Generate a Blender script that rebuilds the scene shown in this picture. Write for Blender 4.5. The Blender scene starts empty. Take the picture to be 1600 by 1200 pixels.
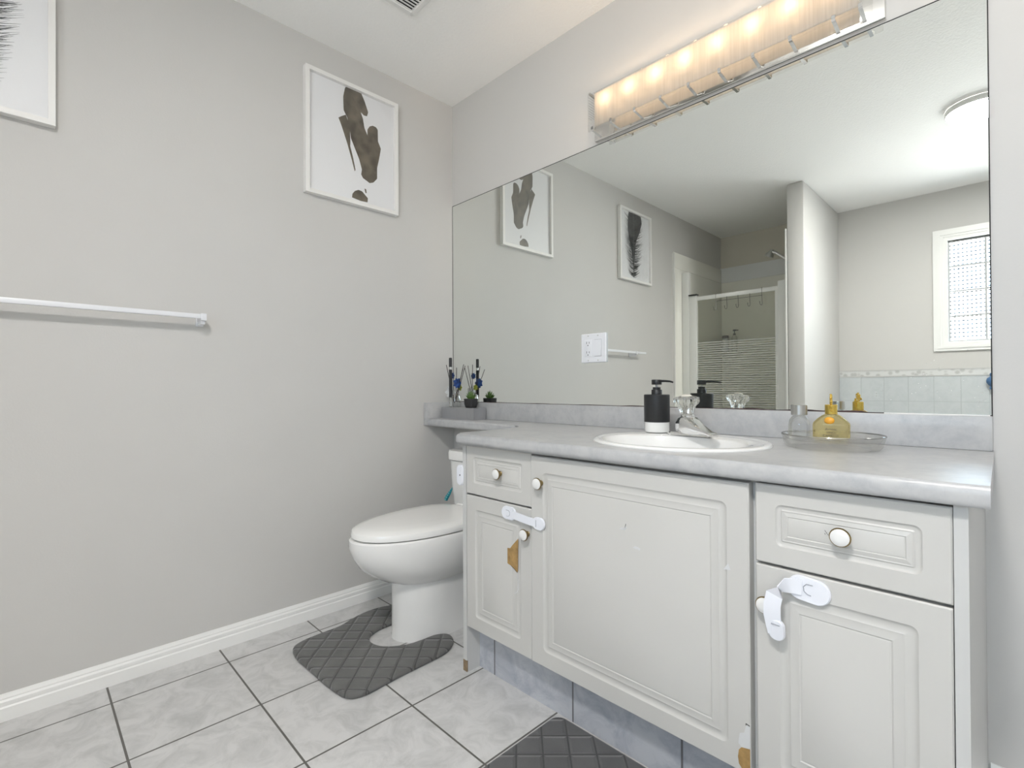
import bpy, bmesh, math, random
from mathutils import Vector, Matrix
random.seed(7)
PI = math.pi
S = bpy.context.scene
COL = S.collection

# ------------------------------------------------------------------ camera
cd = bpy.data.cameras.new('camera'); cam = bpy.data.objects.new('camera', cd); COL.objects.link(cam)
S.camera = cam
cd.sensor_width = 36.0; cd.sensor_fit = 'HORIZONTAL'
cd.lens = 36.0 * 778.44 / 1600.0
cd.clip_start = 0.02; cd.clip_end = 60
YAW, PITCH, ROLL = 0.7934, 0.0062, -0.0057
F = Vector((-math.sin(YAW)*math.cos(PITCH), math.cos(YAW)*math.cos(PITCH), math.sin(PITCH)))
R0 = Vector((math.cos(YAW), math.sin(YAW), 0)); U0 = R0.cross(F)
R1 = R0*math.cos(ROLL) + U0*math.sin(ROLL); U1 = -R0*math.sin(ROLL) + U0*math.cos(ROLL)
M = Matrix((R1, U1, -F)).transposed().to_4x4(); M.translation = Vector((2.0826, -1.6187, 0.9605))
cam.matrix_world = M

# ------------------------------------------------------------------ sky, daylight, exposure
W = bpy.data.worlds.new('sky'); S.world = W; W.use_nodes = True
wt = W.node_tree; bg = wt.nodes['Background']; bg.inputs['Strength'].default_value = 1.0
_tc = wt.nodes.new('ShaderNodeTexCoord'); _sp = wt.nodes.new('ShaderNodeSeparateXYZ'); wt.links.new(_tc.outputs['Generated'], _sp.inputs[0])
_mr = wt.nodes.new('ShaderNodeMapRange'); _mr.inputs['From Min'].default_value = -.06; _mr.inputs['From Max'].default_value = .06
wt.links.new(_sp.outputs['Z'], _mr.inputs['Value'])
_mx = wt.nodes.new('ShaderNodeMix'); _mx.data_type = 'RGBA'
_mx.inputs[6].default_value = (31, 31, 31, 1)      # unseen ground, brightened to throw added fill light up at the ceiling
_mx.inputs[7].default_value = (9.5, 11.8, 14.5, 1)    # sky
wt.links.new(_mr.outputs[0], _mx.inputs[0]); wt.links.new(_mx.outputs[2], bg.inputs['Color'])
pl_ = bpy.data.lights.new('window_portal', 'AREA'); pl_.shape = 'RECTANGLE'; pl_.size = 1.44; pl_.size_y = 0.76
pl_.cycles.is_portal = True
po = bpy.data.objects.new('window_portal', pl_); COL.objects.link(po)
po.location = (2.435, -3.50, 1.66)
po.rotation_euler = (Vector((0, 1, 0))).to_track_quat('-Z', 'Y').to_euler()
LAMP_E = 200.0      # ceiling lamp
BULB_E = 88.0       # vanity lamps
S.view_settings.view_transform = 'Standard'; S.view_settings.look = 'None'
S.view_settings.exposure = 0.12; S.view_settings.gamma = 1.0; S.view_settings.use_curve_mapping = False
S.cycles.use_denoising = True
S.cycles.max_bounces = 14; S.cycles.diffuse_bounces = 7; S.cycles.glossy_bounces = 8
S.cycles.transmission_bounces = 12; S.cycles.transparent_max_bounces = 16
S.cycles.sample_clamp_indirect = 6.0; S.cycles.blur_glossy = 0.6
S.cycles.caustics_refractive = False

# ------------------------------------------------------------------ materials
def new_mat(n):
    m = bpy.data.materials.new(n); m.use_nodes = True
    nt = m.node_tree; b = nt.nodes['Principled BSDF']
    return m, nt, b
def node(nt, t, **kw):
    n = nt.nodes.new(t)
    for k, v in kw.items():
        if k in n.inputs: n.inputs[k].default_value = v
        else: setattr(n, k, v)
    return n
def mat(n, c, rough=0.5, metal=0.0, bump=0.0, bscale=60.0, var=0.0, vscale=5.0, coat=0.0, spec=0.5):
    m, nt, b = new_mat(n)
    b.inputs['Base Color'].default_value = (*c, 1); b.inputs['Roughness'].default_value = rough
    b.inputs['Metallic'].default_value = metal; b.inputs['Specular IOR Level'].default_value = spec
    b.inputs['Coat Weight'].default_value = coat; b.inputs['Coat Roughness'].default_value = 0.05
    tc = node(nt, 'ShaderNodeTexCoord')
    if var > 0:
        no = node(nt, 'ShaderNodeTexNoise', Scale=vscale, Detail=5.0)
        nt.links.new(tc.outputs['Object'], no.inputs['Vector'])
        r = node(nt, 'ShaderNodeValToRGB')
        r.color_ramp.elements[0].position = 0.3; r.color_ramp.elements[1].position = 0.7
        r.color_ramp.elements[0].color = tuple(max(0, x*(1-var)) for x in c) + (1,)
        r.color_ramp.elements[1].color = tuple(min(1, x*(1+var)) for x in c) + (1,)
        nt.links.new(no.outputs['Fac'], r.inputs['Fac']); nt.links.new(r.outputs['Color'], b.inputs['Base Color'])
    if bump > 0:
        n2 = node(nt, 'ShaderNodeTexNoise', Scale=bscale, Detail=4.0)
        nt.links.new(tc.outputs['Object'], n2.inputs['Vector'])
        bp = node(nt, 'ShaderNodeBump', Strength=bump, Distance=0.002)
        nt.links.new(n2.outputs['Fac'], bp.inputs['Height']); nt.links.new(bp.outputs['Normal'], b.inputs['Normal'])
    return m
def emit(n, c, s):
    m, nt, b = new_mat(n); b.inputs['Base Color'].default_value = (*c, 1)
    b.inputs['Emission Color'].default_value = (*c, 1); b.inputs['Emission Strength'].default_value = s
    return m
def thin_glass(n, tint=(1, 1, 1), gloss=0.08, rough=0.0, white=0.0, k=0.6):
    m, nt, b = new_mat(n); nt.nodes.remove(b); out = nt.nodes['Material Output']
    tr = node(nt, 'ShaderNodeBsdfTransparent', Color=(*tint, 1)); gl = node(nt, 'ShaderNodeBsdfGlossy', Roughness=rough)
    lw = node(nt, 'ShaderNodeLayerWeight', Blend=0.35)
    mul = node(nt, 'ShaderNodeMath', operation='MULTIPLY_ADD'); mul.inputs[1].default_value = k; mul.inputs[2].default_value = gloss*0.5
    nt.links.new(lw.outputs['Fresnel'], mul.inputs[0])
    mx = node(nt, 'ShaderNodeMixShader'); nt.links.new(mul.outputs[0], mx.inputs[0])
    nt.links.new(tr.outputs[0], mx.inputs[1]); nt.links.new(gl.outputs[0], mx.inputs[2]); last = mx
    if white > 0:
        di = node(nt, 'ShaderNodeBsdfDiffuse', Color=(.85, .85, .83, 1)); m2 = node(nt, 'ShaderNodeMixShader', Fac=white)
        m2.inputs[0].default_value = white
        nt.links.new(mx.outputs[0], m2.inputs[1]); nt.links.new(di.outputs[0], m2.inputs[2]); last = m2
    nt.links.new(last.outputs[0], out.inputs[0]); return m
def solid_glass(n, c, rough=0.0, ior=1.47, mix_tr=0.35):
    m, nt, b = new_mat(n); nt.nodes.remove(b); out = nt.nodes['Material Output']
    g = node(nt, 'ShaderNodeBsdfGlass', Color=(*c, 1), Roughness=rough, IOR=ior); t = node(nt, 'ShaderNodeBsdfTransparent', Color=(*c, 1))
    mx = node(nt, 'ShaderNodeMixShader'); mx.inputs[0].default_value = mix_tr
    nt.links.new(g.outputs[0], mx.inputs[1]); nt.links.new(t.outputs[0], mx.inputs[2]); nt.links.new(mx.outputs[0], out.inputs[0]); return m

def tile_mat(n, c1, c2, grout, bw, bh, ox, oy, axes='xy', mort=0.003, rough=0.35):
    m, nt, b = new_mat(n)
    tc = node(nt, 'ShaderNodeTexCoord'); sp = node(nt, 'ShaderNodeSeparateXYZ'); cb = node(nt, 'ShaderNodeCombineXYZ')
    nt.links.new(tc.outputs['Object'], sp.inputs[0])
    for i, a in enumerate(axes): nt.links.new(sp.outputs[a.upper()], cb.inputs[i])
    mp = node(nt, 'ShaderNodeMapping'); mp.inputs['Location'].default_value = (-ox, -oy, 0)
    nt.links.new(cb.outputs[0], mp.inputs['Vector'])
    br = node(nt, 'ShaderNodeTexBrick', offset=0.0, squash=1.0)
    br.inputs['Scale'].default_value = 1.0; br.inputs['Brick Width'].default_value = bw; br.inputs['Row Height'].default_value = bh
    br.inputs['Mortar Size'].default_value = mort; br.inputs['Mortar Smooth'].default_value = 0.1
    nt.links.new(mp.outputs[0], br.inputs['Vector'])
    no = node(nt, 'ShaderNodeTexNoise', Scale=12.0, Detail=10.0, Roughness=0.68, Distortion=0.9)
    nt.links.new(tc.outputs['Object'], no.inputs['Vector'])
    rp = node(nt, 'ShaderNodeValToRGB'); e = rp.color_ramp.elements
    e[0].position = .33; e[0].color = (*c1, 1); e[1].position = .58; e[1].color = (*c2, 1)
    nt.links.new(no.outputs['Fac'], rp.inputs['Fac'])
    mx = node(nt, 'ShaderNodeMix', data_type='RGBA'); mx.inputs['B'].default_value if False else None
    nt.links.new(br.outputs['Fac'], mx.inputs[0]); nt.links.new(rp.outputs['Color'], mx.inputs[6]); mx.inputs[7].default_value = (*grout, 1)
    nt.links.new(mx.outputs[2], b.inputs['Base Color'])
    bp = node(nt, 'ShaderNodeBump', Strength=0.6, Distance=0.002); bp.invert = True
    nt.links.new(br.outputs['Fac'], bp.inputs['Height']); nt.links.new(bp.outputs['Normal'], b.inputs['Normal'])
    b.inputs['Roughness'].default_value = rough
    return m
def laminate(n):
    m, nt, b = new_mat(n); tc = node(nt, 'ShaderNodeTexCoord')
    n1 = node(nt, 'ShaderNodeTexNoise', Scale=9.0, Detail=8.0, Roughness=0.65, Distortion=1.2)
    n2 = node(nt, 'ShaderNodeTexNoise', Scale=46.0, Detail=7.0, Roughness=0.7)
    for q in (n1, n2): nt.links.new(tc.outputs['Object'], q.inputs['Vector'])
    ad = node(nt, 'ShaderNodeMath', operation='MULTIPLY_ADD'); ad.inputs[1].default_value = 0.75
    nt.links.new(n2.outputs['Fac'], ad.inputs[0]); nt.links.new(n1.outputs['Fac'], ad.inputs[2])
    rp = node(nt, 'ShaderNodeValToRGB'); e = rp.color_ramp.elements
    e[0].position = .66; e[0].color = (.405, .41, .422, 1); e[1].position = 1.0; e[1].color = (.50, .50, .50, 1)
    nt.links.new(ad.outputs[0], rp.inputs['Fac']); nt.links.new(rp.outputs['Color'], b.inputs['Base Color'])
    b.inputs['Roughness'].default_value = .3
    return m
def quilt(n, c, sp, ox, oy):
    m, nt, b = new_mat(n); tc = node(nt, 'ShaderNodeTexCoord')
    sx = node(nt, 'ShaderNodeSeparateXYZ'); nt.links.new(tc.outputs['Object'], sx.inputs[0])
    hs = []
    for sg in (1, -1):
        a = node(nt, 'ShaderNodeMath', operation='MULTIPLY_ADD'); a.inputs[1].default_value = sg
        nt.links.new(sx.outputs['Y'], a.inputs[0]); nt.links.new(sx.outputs['X'], a.inputs[2])
        d = node(nt, 'ShaderNodeMath', operation='MULTIPLY_ADD'); d.inputs[1].default_value = .7071/sp; d.inputs[2].default_value = 50 + (ox if sg > 0 else oy)
        nt.links.new(a.outputs[0], d.inputs[0])
        f = node(nt, 'ShaderNodeMath', operation='PINGPONG'); f.inputs[1].default_value = 0.5
        nt.links.new(d.outputs[0], f.inputs[0]); hs.append(f)
    mn = node(nt, 'ShaderNodeMath', operation='MINIMUM')
    nt.links.new(hs[0].outputs[0], mn.inputs[0]); nt.links.new(hs[1].outputs[0], mn.inputs[1])
    mr = node(nt, 'ShaderNodeMapRange'); mr.interpolation_type = 'SMOOTHERSTEP'
    mr.inputs['From Max'].default_value = 0.16
    nt.links.new(mn.outputs[0], mr.inputs['Value'])
    bp = node(nt, 'ShaderNodeBump', Strength=.8, Distance=0.005); nt.links.new(mr.outputs[0], bp.inputs['Height'])
    nz = node(nt, 'ShaderNodeTexNoise', Scale=420.0, Detail=2.0); nt.links.new(tc.outputs['Object'], nz.inputs['Vector'])
    b2 = node(nt, 'ShaderNodeBump', Strength=0.35, Distance=0.002); nt.links.new(nz.outputs['Fac'], b2.inputs['Height']); nt.links.new(bp.outputs['Normal'], b2.inputs['Normal'])
    nt.links.new(b2.outputs['Normal'], b.inputs['Normal'])
    nv = node(nt, 'ShaderNodeTexNoise', Scale=9.0, Detail=4.0); nt.links.new(tc.outputs['Object'], nv.inputs['Vector'])
    rp = node(nt, 'ShaderNodeValToRGB'); e = rp.color_ramp.elements
    e[0].position = .3; e[0].color = tuple(x*.82 for x in c) + (1,); e[1].position = .7; e[1].color = tuple(x*1.15 for x in c) + (1,)
    nt.links.new(nv.outputs['Fac'], rp.inputs['Fac'])
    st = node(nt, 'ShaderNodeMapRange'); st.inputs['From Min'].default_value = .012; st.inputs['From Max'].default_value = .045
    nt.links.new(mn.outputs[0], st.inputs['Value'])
    sm = node(nt, 'ShaderNodeMix', data_type='RGBA'); sm.inputs[6].default_value = tuple(x*.42 for x in c) + (1,)  # groove lines darkened in colour, standing in for the pile's self-shadowing
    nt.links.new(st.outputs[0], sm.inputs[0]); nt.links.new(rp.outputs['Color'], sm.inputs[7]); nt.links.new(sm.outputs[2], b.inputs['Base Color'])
    b.inputs['Roughness'].default_value = .9; b.inputs['Sheen Weight'].default_value = .25; b.inputs['Sheen Roughness'].default_value = .4
    return m
def block_glass(n):
    m, nt, b = new_mat(n); nt.nodes.remove(b); out = nt.nodes['Material Output']
    tc = node(nt, 'ShaderNodeTexCoord'); sp = node(nt, 'ShaderNodeSeparateXYZ'); nt.links.new(tc.outputs['Object'], sp.inputs[0])
    vals = []
    for ax, per in (('X', .024), ('Z', .030)):
        d = node(nt, 'ShaderNodeMath', operation='MULTIPLY'); d.inputs[1].default_value = 1/per
        nt.links.new(sp.outputs[ax], d.inputs[0])
        f = node(nt, 'ShaderNodeMath', operation='PINGPONG'); f.inputs[1].default_value = .5
        nt.links.new(d.outputs[0], f.inputs[0]); vals.append(f)
    a = node(nt, 'ShaderNodeMath', operation='GREATER_THAN'); a.inputs[1].default_value = .20; nt.links.new(vals[0].outputs[0], a.inputs[0])
    c = node(nt, 'ShaderNodeMath', operation='GREATER_THAN'); c.inputs[1].default_value = .31; nt.links.new(vals[1].outputs[0], c.inputs[0])
    k = node(nt, 'ShaderNodeMath', operation='MULTIPLY'); nt.links.new(a.outputs[0], k.inputs[0]); nt.links.new(c.outputs[0], k.inputs[1])
    rp = node(nt, 'ShaderNodeMix', data_type='RGBA'); rp.inputs[6].default_value = (.86, .88, .88, 1); rp.inputs[7].default_value = (.034, .035, .036, 1)
    nt.links.new(k.outputs[0], rp.inputs[0])
    tr = node(nt, 'ShaderNodeBsdfTransparent'); nt.links.new(rp.outputs[2], tr.inputs['Color'])
    gl = node(nt, 'ShaderNodeBsdfGlossy', Roughness=.05); mx = node(nt, 'ShaderNodeMixShader'); mx.inputs[0].default_value = .08
    nt.links.new(tr.outputs[0], mx.inputs[1]); nt.links.new(gl.outputs[0], mx.inputs[2]); nt.links.new(mx.outputs[0], out.inputs[0]); return m
def frosted(n):
    m, nt, b = new_mat(n); nt.nodes.remove(b); out = nt.nodes['Material Output']
    tc = node(nt, 'ShaderNodeTexCoord'); mp = node(nt, 'ShaderNodeMapping'); mp.inputs['Scale'].default_value = (160, 1, 6)
    nt.links.new(tc.outputs['Object'], mp.inputs[0]); nz = node(nt, 'ShaderNodeTexNoise', Scale=1.0, Detail=3.0); nt.links.new(mp.outputs[0], nz.inputs['Vector'])
    rp = node(nt, 'ShaderNodeValToRGB'); e = rp.color_ramp.elements
    e[0].color = (.58, .565, .53, 1); e[1].color = (.80, .785, .76, 1); nt.links.new(nz.outputs['Fac'], rp.inputs['Fac'])
    tl = node(nt, 'ShaderNodeBsdfTranslucent'); di = node(nt, 'ShaderNodeBsdfDiffuse'); tr = node(nt, 'ShaderNodeBsdfTransparent')
    for q in (tl, di, tr): nt.links.new(rp.outputs['Color'], q.inputs['Color'])
    m1 = node(nt, 'ShaderNodeMixShader'); m1.inputs[0].default_value = .3; nt.links.new(tl.outputs[0], m1.inputs[1]); nt.links.new(di.outputs[0], m1.inputs[2])
    m2 = node(nt, 'ShaderNodeMixShader'); m2.inputs[0].default_value = .06; nt.links.new(m1.outputs[0], m2.inputs[1]); nt.links.new(tr.outputs[0], m2.inputs[2])
    nt.links.new(m2.outputs[0], out.inputs[0]); return m

WALL = mat('wall_paint', (.59, .58, .562), .62, bump=.12, bscale=160, var=.012, vscale=3)
WALL_LIT = mat('wall_paint_alcove_lit', (.68, .645, .57), .62, bump=.12, bscale=160)  # same paint as the other walls, alcove light put into a warmer, lighter colour
CEIL = mat('ceiling_texture', (.93, .925, .91), .8, bump=.9, bscale=95)
TRIM = mat('trim_white', (.84, .84, .825), .35)
WHITE = mat('white_thermofoil', (.575, .565, .54), .32, var=.012, vscale=4)
WHITE2 = mat('white_side_panel', (.57, .57, .56), .4)
FRAMEW = mat('frame_white', (.82, .81, .79), .4, bump=.05)
PAPER = mat('art_paper', (.86, .865, .88), .55)
INK = mat('art_brown_ink', (.14, .12, .09), .5, var=.45, vscale=22)
BLACKINK = mat('feather_black_ink', (.028, .03, .032), .6, var=.3, vscale=40)
GREYINK = mat('feather_grey_ink', (.16, .17, .175), .6)
PORC = mat('porcelain', (.80, .795, .78), .12, coat=.4)
PLASTIC = mat('white_plastic', (.80, .81, .84), .3)
LOCKP = mat('latch_plastic', (.80, .815, .87), .35)
LOCKG = mat('latch_groove', (.33, .34, .38), .6)
SEAT = mat('seat_plastic', (.84, .835, .815), .16, coat=.3)
CHROME = mat('chrome', (.80, .80, .80), .06, metal=1)
BRUSHED = mat('brushed_steel', (.55, .55, .53), .28, metal=1)
PLATE = mat('polished_plate', (.78, .76, .73), .10, metal=1)
DARKMETAL = mat('dark_metal', (.20, .20, .19), .35, metal=1)
BRASS = mat('aged_brass', (.27, .20, .09), .3, metal=1)
GOLD = mat('gold', (.80, .58, .14), .22, metal=1)
BLACK = mat('matte_black', (.017, .018, .02), .42)
BLACKPOT = mat('black_pot', (.02, .02, .021), .6)
DARK = mat('dark_gap', (.03, .03, .03), .9)
SEAM = mat('mirror_seam', (.07, .045, .045), .8, var=.5, vscale=30)
SCUFF = mat('paint_scuff', (.64, .645, .65), .5)
DULLWOOD = mat('worn_corner_board', (.25, .18, .11), .8, var=.2, vscale=60)
WOOD = mat('bare_particle_wood', (.36, .225, .085), .8, var=.25, vscale=60)
LAM = laminate('marbled_laminate')
TILE = tile_mat('floor_tile', (.47, .47, .465), (.61, .605, .60), (.12, .115, .105), .3305, .3225, .1295, -0.7775)
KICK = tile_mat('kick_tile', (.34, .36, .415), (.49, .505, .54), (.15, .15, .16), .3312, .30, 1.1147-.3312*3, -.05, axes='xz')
WTILE = tile_mat('wall_tile', (.53, .565, .58), (.58, .61, .625), (.49, .515, .525), .155, .2, 1.008, -.17, axes='xz', mort=.002, rough=.2)
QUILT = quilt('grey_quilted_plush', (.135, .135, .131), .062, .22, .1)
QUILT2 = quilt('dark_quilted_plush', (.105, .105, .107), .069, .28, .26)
MIRROR = mat('mirror_silver', (.86, .885, .86), .0, metal=1)
CLEAR = thin_glass('clear_glass', (.97, .98, .97))
BORDERG = thin_glass('border_glass', (.985, .985, .98), gloss=.06, k=.22)
PANE = thin_glass('picture_pane', (.99, .99, .99), gloss=.0, k=.18)
TRAYG = thin_glass('tray_glass', (.975, .975, .965), gloss=.14, rough=.02, white=.0, k=.34)
CRYSTAL = solid_glass('acrylic_crystal', (.97, .97, .96), mix_tr=.3)
BOTTLEG = solid_glass('clear_bottle', (.96, .97, .97), mix_tr=.55)
YELLOWG = solid_glass('yellow_scent', (.965, .90, .66), mix_tr=.5)
AMBER = mat('amber_stone', (.85, .40, .04), .15, coat=.4)
SHOWERG = thin_glass('shower_glass', (.96, .965, .935), gloss=.06, k=.3)
ETCH = thin_glass('etched_glass', (.90, .91, .88), gloss=.03, rough=.3, white=.36, k=.2)
ALMOND = mat('shower_panel', (.88, .87, .81), .25)
ALMONDL = mat('shower_panel_band', (.82, .83, .84), .25)
PILLAR = mat('shower_post_white', (.78, .78, .755), .35)
BLOCK = block_glass('glass_block'); MORTAR = mat('block_mortar', (.42, .43, .43), .6)
FROST = frosted('frosted_glass')
BULB = emit('bulb_glow', (1.0, .70, .43), BULB_E)
LAMP = emit('lamp_glow', (1.0, .975, .95), LAMP_E)
GREEN = mat('succulent_green', (.085, .16, .035), .45, var=.3, vscale=50)
BLUE = mat('blue_petal', (.02, .065, .24), .5, var=.4, vscale=60)
BLUEPL = mat('blue_plastic', (.06, .14, .28), .3)
PALE = mat('pale_petal', (.62, .63, .63), .7)
YGREEN = mat('yellow_green_leaf', (.36, .38, .06), .6)
STICK = mat('dark_reed', (.045, .03, .03), .7)
TEAL = mat('teal_plastic', (.0, .20, .24), .35)
GLITTER = mat('silver_ribbed', (.55, .55, .56), .28, metal=.85)

# ------------------------------------------------------------------ mesh helpers
class MB:
    def __init__(s): s.b = bmesh.new(); s.mi = 0
    def v(s, p): return s.b.verts.new(p)
    def f(s, vs, mi=None):
        try:
            fc = s.b.faces.new(vs); fc.material_index = s.mi if mi is None else mi; return fc
        except ValueError: return None
    def box(s, x0, x1, y0, y1, z0, z1, bev=0.0, mi=None):
        vs = [s.v((x, y, z)) for x in (x0, x1) for y in (y0, y1) for z in (z0, z1)]
        fs = [s.f([vs[i] for i in q], mi) for q in ((0,1,3,2),(4,6,7,5),(0,4,5,1),(2,3,7,6),(0,2,6,4),(1,5,7,3))]
        if bev > 0:
            es = list({e for f in fs for e in f.edges})
            r = bmesh.ops.bevel(s.b, geom=es, offset=bev, segments=2, profile=.5, affect='EDGES')
            for f in r['faces']: f.material_index = s.mi if mi is None else mi
        return s
    def rings(s, rs, cap0=True, cap1=True, mi=None, closed=False):
        R = [[s.v(p) for p in r] for r in rs]; n = len(R[0])
        pairs = list(zip(R, R[1:])) + ([(R[-1], R[0])] if closed else [])
        for a, b in pairs:
            for i in range(n): s.f([a[i], a[(i+1) % n], b[(i+1) % n], b[i]], mi)
        if not closed:
            if cap0: s.f(R[0][::-1], mi)
            if cap1: s.f(R[-1], mi)
        return s
    def lathe(s, prof, c, axis=(0, 0, 1), n=24, mi=None, cap=True):
        ax = Vector(axis).normalized(); u = ax.orthogonal().normalized(); w = ax.cross(u); c = Vector(c)
        rs = [[c + ax*h + (u*math.cos(2*PI*i/n) + w*math.sin(2*PI*i/n))*max(r, 1e-5) for i in range(n)] for r, h in prof]
        return s.rings(rs, cap, cap, mi)
    def tube(s, pts, r, n=8, mi=None):
        pts = [Vector(p) for p in pts]; rs = []; u = None
        for i, p in enumerate(pts):
            t = (pts[min(i+1, len(pts)-1)] - pts[max(i-1, 0)]).normalized()
            u = t.orthogonal().normalized() if u is None else (u - t*u.dot(t)).normalized()
            w = t.cross(u); rr = r[i] if isinstance(r, (list, tuple)) else r
            rs.append([p + (u*math.cos(2*PI*k/n) + w*math.sin(2*PI*k/n))*rr for k in range(n)])
        return s.rings(rs, mi=mi)
    def bar(s, a, b, w, h, up=(0, 0, 1), mi=None):
        a, b = Vector(a), Vector(b); t = (b-a).normalized(); up = Vector(up); x = t.cross(up).normalized(); y = x.cross(t)
        return s.rings([[p + x*i*w/2 + y*j*h/2 for i, j in ((-1,-1),(1,-1),(1,1),(-1,1))] for p in (a, b)], mi=mi)
    def prism(s, poly, d, mi=None):
        d = Vector(d); return s.rings([[Vector(p) for p in poly], [Vector(p)+d for p in poly]], mi=mi)
    def poly(s, pts, mi=None): return s.f([s.v(p) for p in pts], mi)
    def sphere(s, c, r, sc=(1, 1, 1), n=12, mi=None):
        prof = [[Vector(c) + Vector((r*sc[0]*math.sin(PI*j/n)*math.cos(2*PI*i/(2*n)), r*sc[1]*math.sin(PI*j/n)*math.sin(2*PI*i/(2*n)), -r*sc[2]*math.cos(PI*j/n))) for i in range(2*n)] for j in range(1, n)]
        return s.rings(prof, mi=mi)
    def link(s, name, mats, parent=None, loc=None, smooth=35, hard=False):
        off = Vector((0, 0, 0)); p = parent
        while p is not None: off += p.location; p = p.parent
        if loc is not None and parent is None: off = Vector(loc)
        bmesh.ops.translate(s.b, verts=s.b.verts[:], vec=-off)
        bmesh.ops.recalc_face_normals(s.b, faces=s.b.faces[:])
        me = bpy.data.meshes.new(name); s.b.to_mesh(me); s.b.free()
        for m in (mats if isinstance(mats, (list, tuple)) else [mats]): me.materials.append(m)
        if smooth:
            me.polygons.foreach_set('use_smooth', [True]*len(me.polygons)); me.set_sharp_from_angle(angle=math.radians(smooth))
        o = bpy.data.objects.new(name, me); COL.objects.link(o)
        if parent is not None: o.parent = parent
        elif loc is not None: o.location = loc
        return o
def tag(o, label=None, cat=None, group=None, kind=None):
    if label: o['label'] = label
    if cat: o['category'] = cat
    if group: o['group'] = group
    if kind: o['kind'] = kind
    return o
def thing(name, loc, label, cat, group=None):
    o = bpy.data.objects.new(name, None); COL.objects.link(o); o.location = loc; o.empty_display_size = .05
    return tag(o, label, cat, group)
def struct(mb, name, m, label=None, **kw):
    return tag(mb.link(name, m, **kw), label or name.replace('_', ' '), kind='structure')
def rrect(cx, cz, w, h, r, n=5):
    out = []
    for sx, sz, a0 in ((1, 1, 0), (-1, 1, PI/2), (-1, -1, PI), (1, -1, 1.5*PI)):
        for i in range(n+1):
            a = a0 + PI/2*i/n
            out.append((cx + sx*(w/2-r) + r*math.cos(a), cz + sz*(h/2-r) + r*math.sin(a)))
    return out
def smooth_closed(pts, k=6):
    n = len(pts); out = []
    for i in range(n):
        p0, p1, p2, p3 = (Vector(pts[(i+j-1) % n]) for j in range(4))
        for q in range(k):
            t = q/k
            out.append(.5*((2*p1) + (p2-p0)*t + (2*p0-5*p1+4*p2-p3)*t*t + (3*p1-p0-3*p2+p3)*t**3))
    return out
def inset_poly(pts, d):
    n = len(pts); out = []
    area = sum(pts[i][0]*pts[(i+1) % n][1]-pts[(i+1) % n][0]*pts[i][1] for i in range(n))
    sg = 1 if area > 0 else -1
    for i in range(n):
        t = (Vector(pts[(i+1) % n][:2]) - Vector(pts[i-1][:2])).normalized()
        out.append(Vector(pts[i][:2]) + Vector((-t.y, t.x))*d*sg)
    return out

H = 2.44; XR = 3.3; YB = -3.387; CZ = 0.805
# ------------------------------------------------------------------ setting
struct(MB().box(-.1, XR+.1, YB-.12, .1, -.1, 0), 'floor', TILE, 'grey square tile floor')
struct(MB().box(-.1, XR+.1, YB-.12, .1, H, H+.1), 'ceiling', CEIL, 'white textured ceiling')
struct(MB().box(-.1, 0, YB-.12, .1, 0, H), 'wall_left', WALL, 'pale grey left wall')
struct(MB().box(0, XR, 0, .1, 0, H), 'wall_back', WALL, 'pale grey wall behind the mirror')
struct(MB().box(XR, XR+.1, YB-.12, .1, 0, H), 'wall_right', WALL, 'pale grey right wall')
WX0, WX1, WZ0, WZ1 = 1.705, 3.165, 1.275, 2.05  # right edge pushed out past the visible part to let in more daylight
w = MB()
w.box(0, .95, YB-.12, YB, 0, H, mi=1)
w.box(.95, WX0, YB-.12, YB, 0, H); w.box(WX1, XR, YB-.12, YB, 0, H); w.box(WX0, WX1, YB-.12, YB, 0, WZ0); w.box(WX0, WX1, YB-.12, YB, WZ1, H)
struct(w, 'wall_front', [WALL, WALL_LIT], 'far wall with shower and window, seen in the mirror')
struct(MB().box(.895, 1.009, YB, -2.40, 0, H, bev=.012), 'wall_partition', WALL, 'short partition wall beside the shower')
def baseboard(name, a, b, nrm, label):
    a, b, nrm = Vector(a), Vector(b), Vector(nrm)
    prof = [(0, 0), (.015, 0), (.015, .038), (.0115, .042), (.0125, .046), (.0125, .055), (.008, .060), (.0085, .064), (.0045, .071), (.003, .075), (0, .075)]
    m = MB(); m.rings([[p + nrm*d + Vector((0, 0, h)) for d, h in prof] for p in (a, b)])
    struct(m, name, TRIM, label)
baseboard('baseboard_left', (0, -2.38, 0), (0, 0, 0), (1, 0, 0), 'white moulded baseboard on left wall')
baseboard('baseboard_back', (2.03, 0, 0), (XR, 0, 0), (0, -1, 0), 'white baseboard right of the vanity')
baseboard('baseboard_right', (XR, YB, 0), (XR, 0, 0), (-1, 0, 0), 'white baseboard on right wall')
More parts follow.
